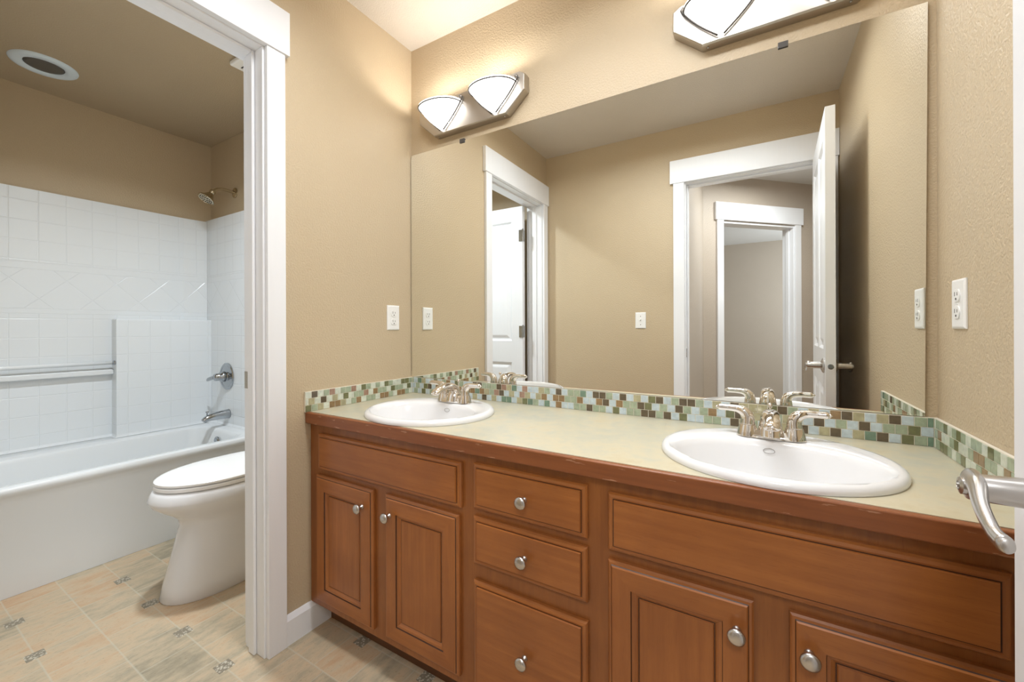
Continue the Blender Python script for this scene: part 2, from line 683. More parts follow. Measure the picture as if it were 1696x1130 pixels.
# ---- door trim -------------------------------------------------------------
def door_trim_left():
    t = empty('trim_1', (0, JY1, 0))
    struct(t, 'white flat casing and jamb of the toilet room doorway')

    def P(name, bm, bev=0.0015):
        o = mesh_obj(name, bm, WHITE, None, bevel=bev)
        o.parent = t
        o.matrix_parent_inverse = t.matrix_world.inverted()
        o.location = (0, 0, 0)
        return o
    t.location = (0, 0, 0)
    for side, (xa, xb) in (('room', (0.0005, 0.018)), ('inner', (-WT - 0.018, -WT - 0.0005))):
        bm = bmesh.new(); bx(bm, xa, xb, JY1 + 0.007, JY1 + 0.071, 0, 2.119); P('side_casing', bm)
        bm = bmesh.new(); bx(bm, xa, xb, JY0 - 0.071, JY0 - 0.007, 0, 2.119); P('side_casing', bm)
        bm = bmesh.new()
        if side == 'room':
            bx(bm, xa, 0.024, -B + 0.001, -0.627, 2.119, 2.274)
        else:
            bx(bm, -WT - 0.024, xb, -B + 0.001, -0.627, 2.119, 2.274)
        P('head_casing', bm)
    bm = bmesh.new(); bx(bm, -WT, 0.0, JY1, JY1 + 0.0175, 0, DH + 0.017); P('jamb', bm)
    bm = bmesh.new(); bx(bm, -WT, 0.0, JY0 - 0.0175, JY0, 0, DH + 0.017); P('jamb', bm)
    bm = bmesh.new(); bx(bm, -WT, 0.0, JY0, JY1, DH, DH + 0.0175); P('jamb', bm)
    bm = bmesh.new()
    bx(bm, -0.082, -0.046, JY1 - 0.011, JY1 - 0.0003, 0, DH - 0.0005)
    P('door_stop', bm, 0.003)
    bm = bmesh.new()
    bx(bm, -0.082, -0.046, JY0 + 0.0003, JY0 + 0.011, 0, DH - 0.0005)
    P('door_stop', bm, 0.003)
    bm = bmesh.new()
    bx(bm, -0.082, -0.046, JY0 + 0.0115, JY1 - 0.0115, DH - 0.011, DH - 0.0003)
    P('door_stop', bm, 0.003)
    bm = bmesh.new()
    bx(bm, -0.1195, -0.092, JY1 - 0.0015, JY1 - 0.0002, 0.928, 0.988)
    o = mesh_obj('strike_plate', bm, NICKEL, t)
    o['label'] = 'small nickel strike plate'


door_trim_left()


def door_trim_hall():
    t = struct(empty('trim_2'), 'white flat casing and jamb of the hall doorway')

    def P(name, bm, bev=0.0015, mat=WHITE):
        return mesh_obj(name, bm, mat, t, bevel=bev)
    for (ya, yb, yh) in ((-B + 0.0005, -B + 0.018, -B + 0.024), (-B - WT - 0.018, -B - WT - 0.0005, -B - WT - 0.024)):
        bm = bmesh.new(); bx(bm, 0.968, HX0 - 0.008, ya, yb, 0, 2.122); P('side_casing', bm)
        bm = bmesh.new(); bx(bm, HX1 + 0.008, 1.858, ya, yb, 0, 2.122); P('side_casing', bm)
        bm = bmesh.new(); bx(bm, 0.947, 1.8635, min(ya, yh), max(yb, yh), 2.122, 2.277); P('head_casing', bm)
    bm = bmesh.new(); bx(bm, HX0 - 0.0175, HX0, -B - WT, -B, 0, DH + 0.017); P('jamb', bm)
    bm = bmesh.new(); bx(bm, HX1, HX1 + 0.0175, -B - WT, -B, 0, DH + 0.017); P('jamb', bm)
    bm = bmesh.new(); bx(bm, HX0, HX1, -B - WT, -B, DH, DH + 0.0175); P('jamb', bm)
    for (a, b) in ((HX0 + 0.0003, HX0 + 0.011), (HX1 - 0.011, HX1 - 0.0003)):
        bm = bmesh.new(); bx(bm, a, b, -B - 0.082, -B - 0.042, 0, DH - 0.0005); P('door_stop', bm, 0.003)
    bm = bmesh.new(); bx(bm, HX0 + 0.0115, HX1 - 0.0115, -B - 0.082, -B - 0.042, DH - 0.011, DH - 0.0003); P('door_stop', bm, 0.003)
    bm = bmesh.new(); bx(bm, HX0 + 0.0002, HX0 + 0.0015, -B - 0.036, -B - 0.008, 0.94, 1.0); P('strike_plate', bm, 0, NICKEL)


door_trim_hall()


def door_trim_angled():
    t = struct(empty('trim_3'), 'white flat casing of the angled doorway across the hall')

    def P(name, args, bev=0.0015):
        bm = bmesh.new(); ang_box(bm, *args); return mesh_obj(name, bm, WHITE, t, bevel=bev)
    P('side_casing', (S0 - 0.072, S0 - 0.006, -0.018, -0.0005, 0, 2.106))
    P('side_casing', (S1 + 0.006, S1 + 0.072, -0.018, -0.0005, 0, 2.106))
    P('head_casing', (S0 - 0.092, S1 + 0.092, -0.024, -0.0005, 2.106, 2.262))
    P('jamb', (S0 - 0.018, S0, 0, WT, 0, 2.10))
    P('jamb', (S1, S1 + 0.018, 0, WT, 0, 2.10))
    P('jamb', (S0, S1, 0, WT, 2.082, 2.0995))
    P('door_stop', (S0, S0 + 0.011, 0.045, 0.08, 0, 2.08), 0.003)
    P('door_stop', (S1 - 0.011, S1, 0.045, 0.08, 0, 2.08), 0.003)


door_trim_angled()


def baseboard(name, x0, x1, y0, y1, face):
    """face: '+x', '-x', '+y', '-y' = side the board faces"""
    prof = [(0, 0), (0.014, 0), (0.014, 0.088), (0.009, 0.097), (0.004, 0.106), (0, 0.106)]
    bm = bmesh.new()
    rings = []
    for e in (0, 1):
        r = []
        for d, z in prof:
            if face == '+x':
                r.append((x0 + 0.0005 + d, y0 + (y1 - y0) * e, z))
            elif face == '-x':
                r.append((x1 - 0.0005 - d, y0 + (y1 - y0) * e, z))
            elif face == '+y':
                r.append((x0 + (x1 - x0) * e, y0 + 0.0005 + d, z))
            else:
                r.append((x0 + (x1 - x0) * e, y1 - 0.0005 - d, z))
        rings.append(r)
    loft(bm, rings)
    return struct(mesh_obj(name, bm, WHITE))


baseboard('baseboard_left', 0, 0, -0.6405, -0.4615, '+x')
baseboard('baseboard_rear', 0.012, 0.9675, -B, -B, '+y')
baseboard('baseboard_right', W, W, -B + 0.02, -0.5, '-x')
baseboard('baseboard_toilet', -1.26, -WT, 0, 0, '-y')


# ---- doors -----------------------------------------------------------------
def slab(bm, wd, h, t, panels, prof):
    """door leaf: x 0..wd, z 0..h, faces at y=0 and y=-t, recessed panels on both faces"""
    xs = sorted({0, wd} | {p[0] for p in panels} | {p[1] for p in panels})
    zs = sorted({0, h} | {p[2] for p in panels} | {p[3] for p in panels})
    for yf, sgn in ((0, -1), (-t, 1)):
        for i in range(len(xs) - 1):
            for k in range(len(zs) - 1):
                c = (xs[i], xs[i + 1], zs[k], zs[k + 1])
                if any(p[0] <= c[0] and c[1] <= p[1] and p[2] <= c[2] and c[3] <= p[3] for p in panels):
                    continue
                bm.faces.new([bm.verts.new(q) for q in ((c[0], yf, c[2]), (c[1], yf, c[2]), (c[1], yf, c[3]), (c[0], yf, c[3]))])
        for (a, b, c, d) in panels:
            rings = []
            for ins, dep in prof:
                y = yf + sgn * dep
                rings.append([(a + ins, y, c + ins), (b - ins, y, c + ins), (b - ins, y, d - ins), (a + ins, y, d - ins)])
            loft(bm, rings, cap0=False, cap1=True)
    for q in (((0, 0, 0), (0, -t, 0), (0, -t, h), (0, 0, h)), ((wd, 0, 0), (wd, -t, 0), (wd, -t, h), (wd, 0, h)),
              ((0, 0, 0), (wd, 0, 0), (wd, -t, 0), (0, -t, 0)), ((0, 0, h), (wd, 0, h), (wd, -t, h), (0, -t, h))):
        bm.faces.new([bm.verts.new(p) for p in q])
    bmesh.ops.remove_doubles(bm, verts=bm.verts[:], dist=1e-5)


DPROF = [(0, 0), (0.006, 0.005), (0.013, 0.011), (0.024, 0.011), (0.044, 0.003), (0.05, 0.0022)]
LW, LH, LT = 0.722, 2.098, 0.036
PANELS = [(0.098, 0.333, 1.03, 1.985), (0.389, 0.624, 1.03, 1.985), (0.098, 0.333, 0.20, 0.86), (0.389, 0.624, 0.20, 0.86)]


def lever(parent, s):
    """lever handle, s=+1 on the y=0 face, -1 on the other; local door coordinates"""
    y0 = 0 if s > 0 else -LT
    cx, cz = LW - 0.068, 0.957
    e = empty('door_handle', (0, 0, 0))
    e.parent = parent
    e['label'] = 'brushed nickel lever handle'
    bm = bmesh.new()
    lathe(bm, [(0.034, 0.0003), (0.034, 0.004), (0.030, 0.008), (0.024, 0.010), (0.018, 0.013)], (cx, y0, cz), (0, s, 0), 32)
    mesh_obj('rose', bm, NICKEL, e, auto=35)
    bm = bmesh.new()
    lathe(bm, [(0.0155, 0.0132), (0.0148, 0.03), (0.0140, 0.058), (0.0132, 0.062), (0.009, 0.063), (0.009, 0.067), (0.0045, 0.0685),
               (0.004, 0.0655)], (cx, y0, cz), (0, s, 0), 28)
    mesh_obj('neck', bm, NICKEL, e, auto=35)
    pts = [(cx + 0.006, y0 + s * 0.056, cz + 0.006), (cx - 0.018, y0 + s * 0.060, cz + 0.005), (cx - 0.044, y0 + s * 0.066, cz - 0.008),
           (cx - 0.070, y0 + s * 0.0675, cz - 0.021), (cx - 0.084, y0 + s * 0.066, cz - 0.025), (cx - 0.089, y0 + s * 0.0655, cz - 0.025)]
    pth = smooth_path(pts, 6)
    rad = lerp_list([0.0125, 0.0115, 0.0095, 0.0078, 0.0088, 0.0060], 6)
    fl = lerp_list([(0.72, 1.0), (0.66, 1.05), (0.62, 1.05), (0.7, 1.0), (0.8, 1.0), (0.8, 0.9)], 6)
    bm = bmesh.new()
    tube(bm, pth, rad, 20, flat=fl)
    mesh_obj('lever', bm, NICKEL, e, smooth=True)


def make_door(name, loc, rz, label, with_levers=True):
    d = struct(empty(name, loc, rz), label)
    bm = bmesh.new()
    slab(bm, LW, LH, LT, PANELS, DPROF)
    mesh_obj('door_leaf', bm, DOORW, d, bevel=0.0012)
    if with_levers:
        lever(d, 1)
        lever(d, -1)
        bm = bmesh.new()
        lathe(bm, [(0.0115, 0), (0.0115, 0.002), (0.009, 0.003)], (LW, -LT / 2, 0.957), (1, 0, 0), 20)
        bx(bm, LW + 0.002, LW + 0.010, -LT / 2 - 0.006, -LT / 2 + 0.006, 0.951, 0.963)
        o = mesh_obj('latch_bolt', bm, STEEL, d)
        o['label'] = 'round steel latch bolt'
    for z in (0.30, 1.105, 1.865):
        bm = bmesh.new()
        lathe(bm, [(0.0075, -0.046), (0.0075, 0.046)], (-0.006, -LT - 0.005, z), (0, 0, 1), 14)
        lathe(bm, [(0.005, 0.046), (0.006, 0.05), (0.003, 0.053)], (-0.006, -LT - 0.005, z), (0, 0, 1), 12)
        bx(bm, -0.0016, -0.0002, -LT, -LT + 0.030, z - 0.045, z + 0.045)
        bx(bm, -0.002, 0.030, -LT - 0.0045, -LT - 0.003, z - 0.045, z + 0.045)
        for dx in (0.018,):
            for dz in (-0.03, 0, 0.03):
                lathe(bm, [(0.004, 0), (0.003, 0.0012)], (dx, -LT - 0.003, z + dz), (0, 1, 0), 8)
        o = mesh_obj('hinge', bm, STEEL, d, auto=35)
        o['label'] = 'steel butt hinge'
    return d


make_door('door_1', (1.7395, -1.5060, 0.010), math.radians(91.75), 'white four-panel hall door standing open at right')
make_door('door_2', (-0.1325, -1.3935, 0.010), math.radians(179.3), 'white four-panel door standing open inside the toilet room')

# ================================================================= VANITY
FY = -0.538        # face frame plane
CT = 0.8268        # countertop top
vc = tag(empty('vanity_cabinet', (0, 0, 0)), 'long stained maple double vanity cabinet below the countertop', 'cabinet')
bm = bmesh.new()
# face frame with openings
openings = [(0.075, 0.715, 0.64, 0.74), (0.075, 0.345, 0.15, 0.59), (0.436, 0.71, 0.15, 0.59), (0.79, 1.10, 0.645, 0.75),
            (0.79, 1.10, 0.492, 0.60), (0.79, 1.10, 0.15, 0.42), (1.175, 1.79, 0.64, 0.74), (1.175, 1.44, 0.15, 0.59), (1.53, 1.79, 0.15, 0.59)]
xs = sorted({0.002, 1.863} | {o[0] for o in openings} | {o[1] for o in openings})
zs = sorted({0.105, 0.784} | {o[2] for o in openings} | {o[3] for o in openings})
for i in range(len(xs) - 1):
    for k in range(len(zs) - 1):
        c = (xs[i], xs[i + 1], zs[k], zs[k + 1])
        if any(p[0] <= c[0] and c[1] <= p[1] and p[2] <= c[2] and c[3] <= p[3] for p in openings):
            continue
        bx(bm, c[0], c[1], FY, FY + 0.019, c[2], c[3])
bmesh.ops.remove_doubles(bm, verts=bm.verts[:], dist=1e-5)
mesh_obj('face_frame', bm, WOODF, vc)
bm = bmesh.new()
bx(bm, 0.002, 0.014, FY + 0.0195, -0.002, 0.0, 0.784)
bx(bm, 1.851, 1.863, FY + 0.0195, -0.002, 0.0, 0.784)
bx(bm, 0.0145, 1.8505, FY + 0.0195, -0.002, 0.105, 0.118)
bx(bm, 0.0145, 1.8505, -0.012, -0.002, 0.1185, 0.784)
bx(bm, 0.746, 0.758, FY + 0.0195, -0.0125, 0.1185, 0.784)
bx(bm, 1.137, 1.149, FY + 0.0195, -0.0125, 0.1185, 0.784)
mesh_obj('carcass', bm, WOODF, vc)
box('toe_kick', 0.0145, 1.8505, -0.462, -0.448, 0.0, 0.1045, KICK, vc)


def front(name, x0, x1, z0, z1, kind, knob=None):
    """door or drawer front proud of the face frame, knob at (x, z)"""
    bm = bmesh.new()
    if kind == 'door':
        prof = [(0, 0.0005), (0, 0.010), (0.0035, 0.0135), (0.008, 0.0145), (0.0095, 0.0165), (0.012, 0.019), (0.054, 0.019),
                (0.0555, 0.0155), (0.061, 0.0145), (0.066, 0.011), (0.0685, 0.0085), (0.0705, 0.0085), (0.0725, 0.0112)]
        dark = {3, 6, 10}
    else:
        prof = [(0, 0.0005), (0, 0.009), (0.0035, 0.0135), (0.009, 0.0155), (0.0125, 0.0145), (0.0145, 0.0145), (0.016, 0.019)]
        dark = {4}
    rings = []
    for ins, dep in prof:
        y = FY - dep
        rings.append([(x0 + ins, y, z0 + ins), (x1 - ins, y, z0 + ins), (x1 - ins, y, z1 - ins), (x0 + ins, y, z1 - ins)])
    vr = [[bm.verts.new(p) for p in r] for r in rings]
    for ri, (a, b) in enumerate(zip(vr[:-1], vr[1:])):
        for i in range(4):
            j = (i + 1) % 4
            f = bm.faces.new((a[i], a[j], b[j], b[i]))
            if ri in dark:
                f.material_index = 2
            else:
                f.material_index = 0 if (i % 2 == 0) else 1
    bm.faces.new(vr[0][::-1])
    f = bm.faces.new(vr[-1])
    f.material_index = 1 if (kind == 'door') else 0
    o = mesh_obj(name, bm, [WOODH, WOODV, GLAZE], vc)
    if knob:
        kx, kz = knob
        fy = FY - 0.019
        bm = bmesh.new()
        lathe(bm, [(0.0085, 0), (0.008, 0.003), (0.0055, 0.006), (0.0055, 0.013), (0.011, 0.0155), (0.0155, 0.019), (0.0165, 0.0225),
                   (0.0155, 0.026), (0.011, 0.0285), (0.005, 0.0298)], (kx, fy - 0.0002, kz), (0, -1, 0), 28)
        k = mesh_obj('knob', bm, NICKEL, o, auto=60)
        k['label'] = 'round brushed nickel knob'
    return o


front('drawer_front', 0.066, 0.731, 0.622, 0.754, 'drawer')
front('door', 0.054, 0.361, 0.134, 0.600, 'door', (0.315, 0.538))
front('door', 0.420, 0.723, 0.134, 0.600, 'door', (0.446, 0.538))
front('drawer', 0.775, 1.112, 0.633, 0.762, 'drawer', (0.9435, 0.693))
front('drawer', 0.775, 1.112, 0.479, 0.612, 'drawer', (0.9435, 0.541))
front('drawer', 0.775, 1.112, 0.134, 0.432, 'drawer', (0.9435, 0.283))
front('drawer_front', 1.163, 1.800, 0.622, 0.757, 'drawer')
front('door', 1.163, 1.456, 0.134, 0.600, 'door', (1.427, 0.538))
front('door', 1.515, 1.807, 0.134, 0.600, 'door', (1.544, 0.538))

# ---- countertop with two oval cut-outs --------------------------------------
SINKS = [(0.415, -0.328), (1.488, -0.328)]
SA, SB = 0.243, 0.224
ct = tag(empty('countertop'), 'long beige mottled laminate countertop with worn wooden front edge', 'countertop')
bm = bmesh.new()


def slab_hole(bm, x0, x1, y0, y1, z0, z1, cx, cy, a, b, n=72):
    angs = [2 * PI * i / n for i in range(n)]
    for px_, py_ in ((x0, y0), (x1, y0), (x1, y1), (x0, y1)):
        angs.append(math.atan2(py_ - cy, px_ - cx) % (2 * PI))
    angs = sorted(set(angs))
    inner, outer = [], []
    for t in angs:
        c, s = math.cos(t), math.sin(t)
        k = 1 / math.sqrt((c / a) ** 2 + (s / b) ** 2)
        inner.append((cx + c * k, cy + s * k))
        m_ = min(((x1 - cx) / c if c > 1e-9 else (x0 - cx) / c if c < -1e-9 else 1e9),
                 ((y1 - cy) / s if s > 1e-9 else (y0 - cy) / s if s < -1e-9 else 1e9))
        outer.append((cx + c * m_, cy + s * m_))
    rings = [[(x, y, z0) for x, y in inner], [(x, y, z0) for x, y in outer], [(x, y, z1) for x, y in outer],
             [(x, y, z1) for x, y in inner], [(x, y, z0) for x, y in inner]]
    loft(bm, rings, False, False)


slab_hole(bm, 0.0015, 0.95, -0.5435, -0.0015, CT - 0.038, CT, SINKS[0][0], SINKS[0][1], SA - 0.012, SB - 0.012)
slab_hole(bm, 0.95, W - 0.0015, -0.5435, -0.0015, CT - 0.038, CT, SINKS[1][0], SINKS[1][1], SA - 0.012, SB - 0.012)
bmesh.ops.remove_doubles(bm, verts=bm.verts[:], dist=1e-5)
mesh_obj('worktop', bm, LAM, ct)
bm = bmesh.new()
bx(bm, 0.0015, W - 0.0015, -0.561, -0.5435, CT - 0.041, CT - 0.0003)
eb = mesh_obj('front_edge', bm, EDGE, ct, bevel=0.0035, seg=3)
eb['label'] = 'stained wood edge band with chipped varnish'


# ---- sinks ------------------------------------------------------------------
def ell(cx, cy, a, b, z, n=72, p=2.0):
    out = []
    for i in range(n):
        t = 2 * PI * i / n
        c, s = math.cos(t), math.sin(t)
        out.append((cx + a * math.copysign(abs(c) ** (2 / p), c), cy + b * math.copysign(abs(s) ** (2 / p), s), z))
    return out


def make_sink():
    root = empty('sink', (0, 0, CT))
    bm = bmesh.new()
    R = []
    for (a, b, z, dy) in ((SA, SB, 0.0008, 0), (SA + 0.001, SB + 0.001, 0.006, 0), (SA - 0.001, SB - 0.001, 0.013, 0), (SA - 0.007, SB - 0.007, 0.0185, 0),
                          (SA - 0.015, SB - 0.015, 0.0195, 0), (SA - 0.022, SB - 0.040, 0.0185, -0.022),
                          (SA - 0.028, SB - 0.068, 0.017, -0.044), (SA - 0.033, SB - 0.074, 0.012, -0.046), (SA - 0.039, SB - 0.080, 0.000, -0.046),
                          (SA - 0.055, SB - 0.091, -0.045, -0.044), (SA - 0.080, SB - 0.105, -0.085, -0.038),
                          (SA - 0.125, SB - 0.134, -0.115, -0.028), (SA - 0.18, SB - 0.175, -0.128, -0.02), (0.024, 0.024, -0.131, -0.015)):
        R.append(ell(0, dy, a, b, z))
    loft(bm, R, False, False)
    # underside shell
    R2_ = [ell(0, 0, SA, SB, 0.0008), ell(0, -0.018, SA - 0.020, SB - 0.040, 0.0005), ell(0, -0.036, SA - 0.034, SB - 0.080, -0.04), ell(0, -0.036, SA - 0.07, SB - 0.098, -0.095),
           ell(0, -0.015, 0.06, 0.06, -0.14), ell(0, -0.015, 0.024, 0.024, -0.141)]
    loft(bm, R2_, False, True)
    bmesh.ops.remove_doubles(bm, verts=bm.verts[:], dist=1e-5)
    mesh_obj('basin', bm, PORC, root, auto=70)
    bm = bmesh.new()
    lathe(bm, [(0.024, -0.001), (0.024, 0.0015), (0.019, 0.002), (0.017, -0.002), (0.004, -0.002)], (0, -0.015, -0.131), (0, 0, 1), 28)
    mesh_obj('drain', bm, CHROME, root, auto=40)
    # overflow ring on the rear slope
    bm = bmesh.new()
    n = 40
    c = Vector((0, 0.0965, -0.008))
    u = Vector((1, 0, 0)); v = Vector((0, 0.28, 0.96)).normalized(); nn = Vector((0, -0.96, 0.28)).normalized()
    pts = [c + u * (0.0125 * math.cos(2 * PI * i / n)) + v * (0.0065 * math.sin(2 * PI * i / n)) + nn * 0.002 for i in range(n)]
    ring = []
    for i in range(n):
        d = (pts[i] - c - nn * 0.002).normalized()
        ring.append([pts[i] + d * 0.0009 * math.cos(2 * PI * k / 6) + nn * 0.0009 * math.sin(2 * PI * k / 6) for k in range(6)])
    vr = [[bm.verts.new(p) for p in r] for r in ring]
    for i in range(n):
        j = (i + 1) % n
        for k in range(6):
            l = (k + 1) % 6
            bm.faces.new((vr[i][k], vr[i][l], vr[j][l], vr[j][k]))
    o = mesh_obj('overflow_ring', bm, NICKEL, root)
    o['label'] = 'thin metal overflow ring'
    return root


s1 = make_sink()
s1.location = (SINKS[0][0], SINKS[0][1], CT)
tag(s1, 'white oval drop-in sink at the left end of the countertop', 'sink', 'vanity sinks')
s2 = copy_tree(s1)
s2.location = (SINKS[1][0], SINKS[1][1], CT)
tag(s2, 'white oval drop-in sink at the right end, nearest the open door', 'sink', 'vanity sinks')


# ---- faucets ----------------------------------------------------------------
def make_faucet():
    root = empty('faucet')
    bm = bmesh.new()
    # centre deck body joining the handle posts
    rings = []
    for (a, b, z) in ((0.079, 0.0265, 0.0), (0.079, 0.0265, 0.002), (0.070, 0.021, 0.010), (0.06, 0.015, 0.018)):
        rings.append(ell(0, 0, a, b, z, 48, 3.0))
    loft(bm, rings)
    mesh_obj('deck_plate', bm, CHROME, root, auto=40)
    # spout: broad tapering body that arches forward
    bm = bmesh.new()
    pts = [(0, -0.004, 0.002), (0, -0.002, 0.02), (0, 0.001, 0.043), (0, -0.010, 0.058), (0, -0.040, 0.067), (0, -0.080, 0.064), (0, -0.110, 0.052), (0, -0.117, 0.045)]
    fl = [(1.12, 1.1), (1.05, 0.98), (0.90, 0.76), (0.80, 0.62), (0.74, 0.54), (0.72, 0.50), (0.68, 0.48), (0.60, 0.42)]
    tube(bm, smooth_path(pts, 6), 0.027, 28, flat=lerp_list(fl, 6), up=(0, 1, 0))
    mesh_obj('spout', bm, CHROME, root, smooth=True)
    bm = bmesh.new()
    lathe(bm, [(0.0105, 0), (0.0105, 0.008), (0.008, 0.009)], (0, -0.113, 0.050), (0, -0.35, -1), 20)
    mesh_obj('aerator', bm, CHROME, root, auto=40)
    bm = bmesh.new()
    lathe(bm, [(0.0025, 0.0), (0.0025, 0.062), (0.0055, 0.064), (0.0065, 0.069), (0.0045, 0.074), (0.0015, 0.076)], (0, 0.027, 0.012), (0, 0, 1), 14)
    mesh_obj('lift_rod', bm, CHROME, root, smooth=True)
    for s in (-1, 1):
        h = empty('handle')
        h.parent = root
        cx = s * 0.0525
        bm = bmesh.new()
        lathe(bm, [(0.0265, 0.001), (0.0262, 0.004), (0.0235, 0.015), (0.0205, 0.027), (0.0195, 0.030), (0.0185, 0.0305)], (cx, 0, 0), (0, 0, 1), 30)
        mesh_obj('skirt', bm, CHROME, h, auto=40)
        bm = bmesh.new()
        pts = [(cx, 0, 0.031), (cx, 0, 0.046), (cx + s * 0.003, 0, 0.056), (cx + s * 0.011, 0.000, 0.0645), (cx + s * 0.026, 0.001, 0.0695),
               (cx + s * 0.048, 0.001, 0.0705), (cx + s * 0.068, 0.001, 0.0705), (cx + s * 0.073, 0.001, 0.0705)]
        rad = [0.0185, 0.0165, 0.0155, 0.0135, 0.0100, 0.0088, 0.0092, 0.0055]
        tube(bm, smooth_path(pts, 6), lerp_list(rad, 6), 22)
        lathe(bm, [(0.0055, 0), (0.003, 0.005), (0.001, 0.007)], (cx + s * 0.073, 0.001, 0.0705), (s, 0, 0), 14)
        mesh_obj('lever', bm, CHROME, h, smooth=True)
    return root


f1 = make_faucet()
f1.location = (SINKS[0][0] + 0.004, -0.192, CT + 0.0193)
tag(f1, 'polished nickel two-handle faucet on the left sink', 'faucet', 'vanity faucets')
f2 = copy_tree(f1)
f2.location = (SINKS[1][0] + 0.004, -0.192, CT + 0.0193)
tag(f2, 'polished nickel two-handle faucet on the right sink, near the open door', 'faucet', 'vanity faucets')

# ---- mosaic backsplash --------------------------------------------------------
TT = 0.903
ROWS = [TT - 0.0008 - 0.0251, TT - 0.0008 - 2 * 0.0251, TT - 0.0008 - 3 * 0.0251]
POOL = 'PPPPPPSSSSSSGDDDOOBBTTR'
R1 = 'SSSDRTGPRPPTSPDPSSGPDDSPDPTPODPSDDSPTPDTTTODSPTP' + 'BDTPTDPS' + 'G'
R2S = 'BTSRDPTPRTPTBPBBSSBPPBDPBSSDOPSPDSPSBPODTTBSTP' + 'PDPSPDPSSOP'
R3 = 'TPDPTPGGPTOGSPGPBPPSSDSSPOPSSDDSDPOPPSSPDTSPBTP' + 'DPTDPTGDPOS' + 'G'
LR = ['PDPSRPSSRPOSPSPOSPPOOS', 'PTPDPTPOPSSRPBSSPOSSPO', 'OSTPBBTPSBPSSPBBSPBBSP']
RR = ['PSSOPSOSPSSPOSPSDPSSGP', 'SBPPSOPPSBBSSPBSPSOTPS', 'PSOOSPSOPPSBPBSPTSSPOS']


def tile_seq(row, edges, s, right=True):
    """string aligned to the right end, the rest random"""
    n = len(edges) - 1
    s = s[-n:] if len(s) > n else s
    pad = ''.join(random.choice(POOL) for _ in range(n - len(s)))
    return pad + s


def backsplash(name, kind, label):
    keys = list(TILE)
    mats = [GROUT] + [TILE[k] for k in keys]
    bm = bmesh.new()
    P = 0.02533
    if kind == 'back':
        a0, a1 = 0.0095, W - 0.0095
        bx(bm, 0.001, W - 0.001, -0.0085, -0.0008, CT + 0.0003, TT)
    else:
        a0, a1 = -0.5645 if kind == 'left' else -0.552, -0.0108
        if kind == 'left':
            bx(bm, 0.0008, 0.0085, a0, -0.0088, CT + 0.0003, TT)
        else:
            bx(bm, W - 0.0085, W - 0.0008, a0, -0.0088, CT + 0.0003, TT)
    for r in range(3):
        z0, z1 = ROWS[r] + 0.0008, ROWS[r] + 0.0251 - 0.0008
        if kind == 'back':
            anchor = 1.843 if r != 1 else 1.8303
            e = [anchor - P * i for i in range(80)]
            e = sorted([x for x in e if a0 < x < a1] + [a0, a1])
            s = tile_seq(r, e, (R1, R2S, R3)[r])
        else:
            off = 0 if r != 1 else P / 2
            e = sorted({a0, a1} | {a0 + P * (i + 1) - off for i in range(30) if a0 + P * (i + 1) - off < a1 - 0.004})
            src = (LR if kind == 'left' else [q[::-1] for q in RR])[r].replace('P', 'W')
            n = len(e) - 1
            s = (src[:n] if kind == 'left' else src[-n:])
            s = s + ''.join(random.choice(POOL) for _ in range(max(0, n - len(s))))
        for i in range(len(e) - 1):
            mi = 1 + keys.index(s[i])
            p, q = e[i] + 0.0008, e[i + 1] - 0.0008
            if q - p < 0.002:
                continue
            b = 0.0007
            if kind == 'back':
                A = [(p, -0.0086, z0), (q, -0.0086, z0), (q, -0.0086, z1), (p, -0.0086, z1)]
                Bq = [(p + b, -0.0098, z0 + b), (q - b, -0.0098, z0 + b), (q - b, -0.0098, z1 - b), (p + b, -0.0098, z1 - b)]
            else:
                xa = 0.0086 if kind == 'left' else W - 0.0086
                xb = 0.0098 if kind == 'left' else W - 0.0098
                A = [(xa, p, z0), (xa, q, z0), (xa, q, z1), (xa, p, z1)]
                Bq = [(xb, p + b, z0 + b), (xb, q - b, z0 + b), (xb, q - b, z1 - b), (xb, p + b, z1 - b)]
            loft(bm, [A, Bq], cap0=False, cap1=True, mi=mi)
    o = mesh_obj(name, bm, mats)
    return tag(o, label, 'backsplash', 'mosaic backsplash strips')


backsplash('tile_backsplash', 'back', 'long green and brown glass mosaic backsplash under the mirror')
backsplash('tile_backsplash', 'left', 'short pale mosaic backsplash on the wall left of the left sink')
backsplash('tile_backsplash', 'right', 'short mosaic backsplash on the right wall beside the door lever')

# ---- mirror -------------------------------------------------------------------
mr = empty('wall_mirror_panel')
mr.name = 'mirror'
tag(mr, 'large frameless wall mirror above the countertop', 'mirror')
bm = bmesh.new()
q = [(0.004, 0.9045), (1.8385, 0.9045), (1.8465, 1.987), (0.004, 1.987)]
fv = [bm.verts.new((x, -0.0082, z)) for x, z in q]
bv = [bm.verts.new((x, -0.0030, z)) for x, z in q]
bm.faces.new(fv).material_index = 0
bm.faces.new(bv[::-1]).material_index = 1
for i in range(4):
    j = (i + 1) % 4
    bm.faces.new((fv[i], bv[i], bv[j], fv[j])).material_index = 1
mesh_obj('mirror_glass', bm, [MIRR, MEDGE], mr)
for cx in (0.321, 1.531):
    bm = bmesh.new()
    bx(bm, cx - 0.013, cx + 0.013, -0.0125, -0.0086, 1.978, 1.996)
    bx(bm, cx - 0.013, cx + 0.013, -0.0086, -0.0005, 1.988, 1.996)
    c = mesh_obj('mirror_clip', bm, WIRE, mr, bevel=0.001)
    c['label'] = 'small metal clip holding the mirror top'


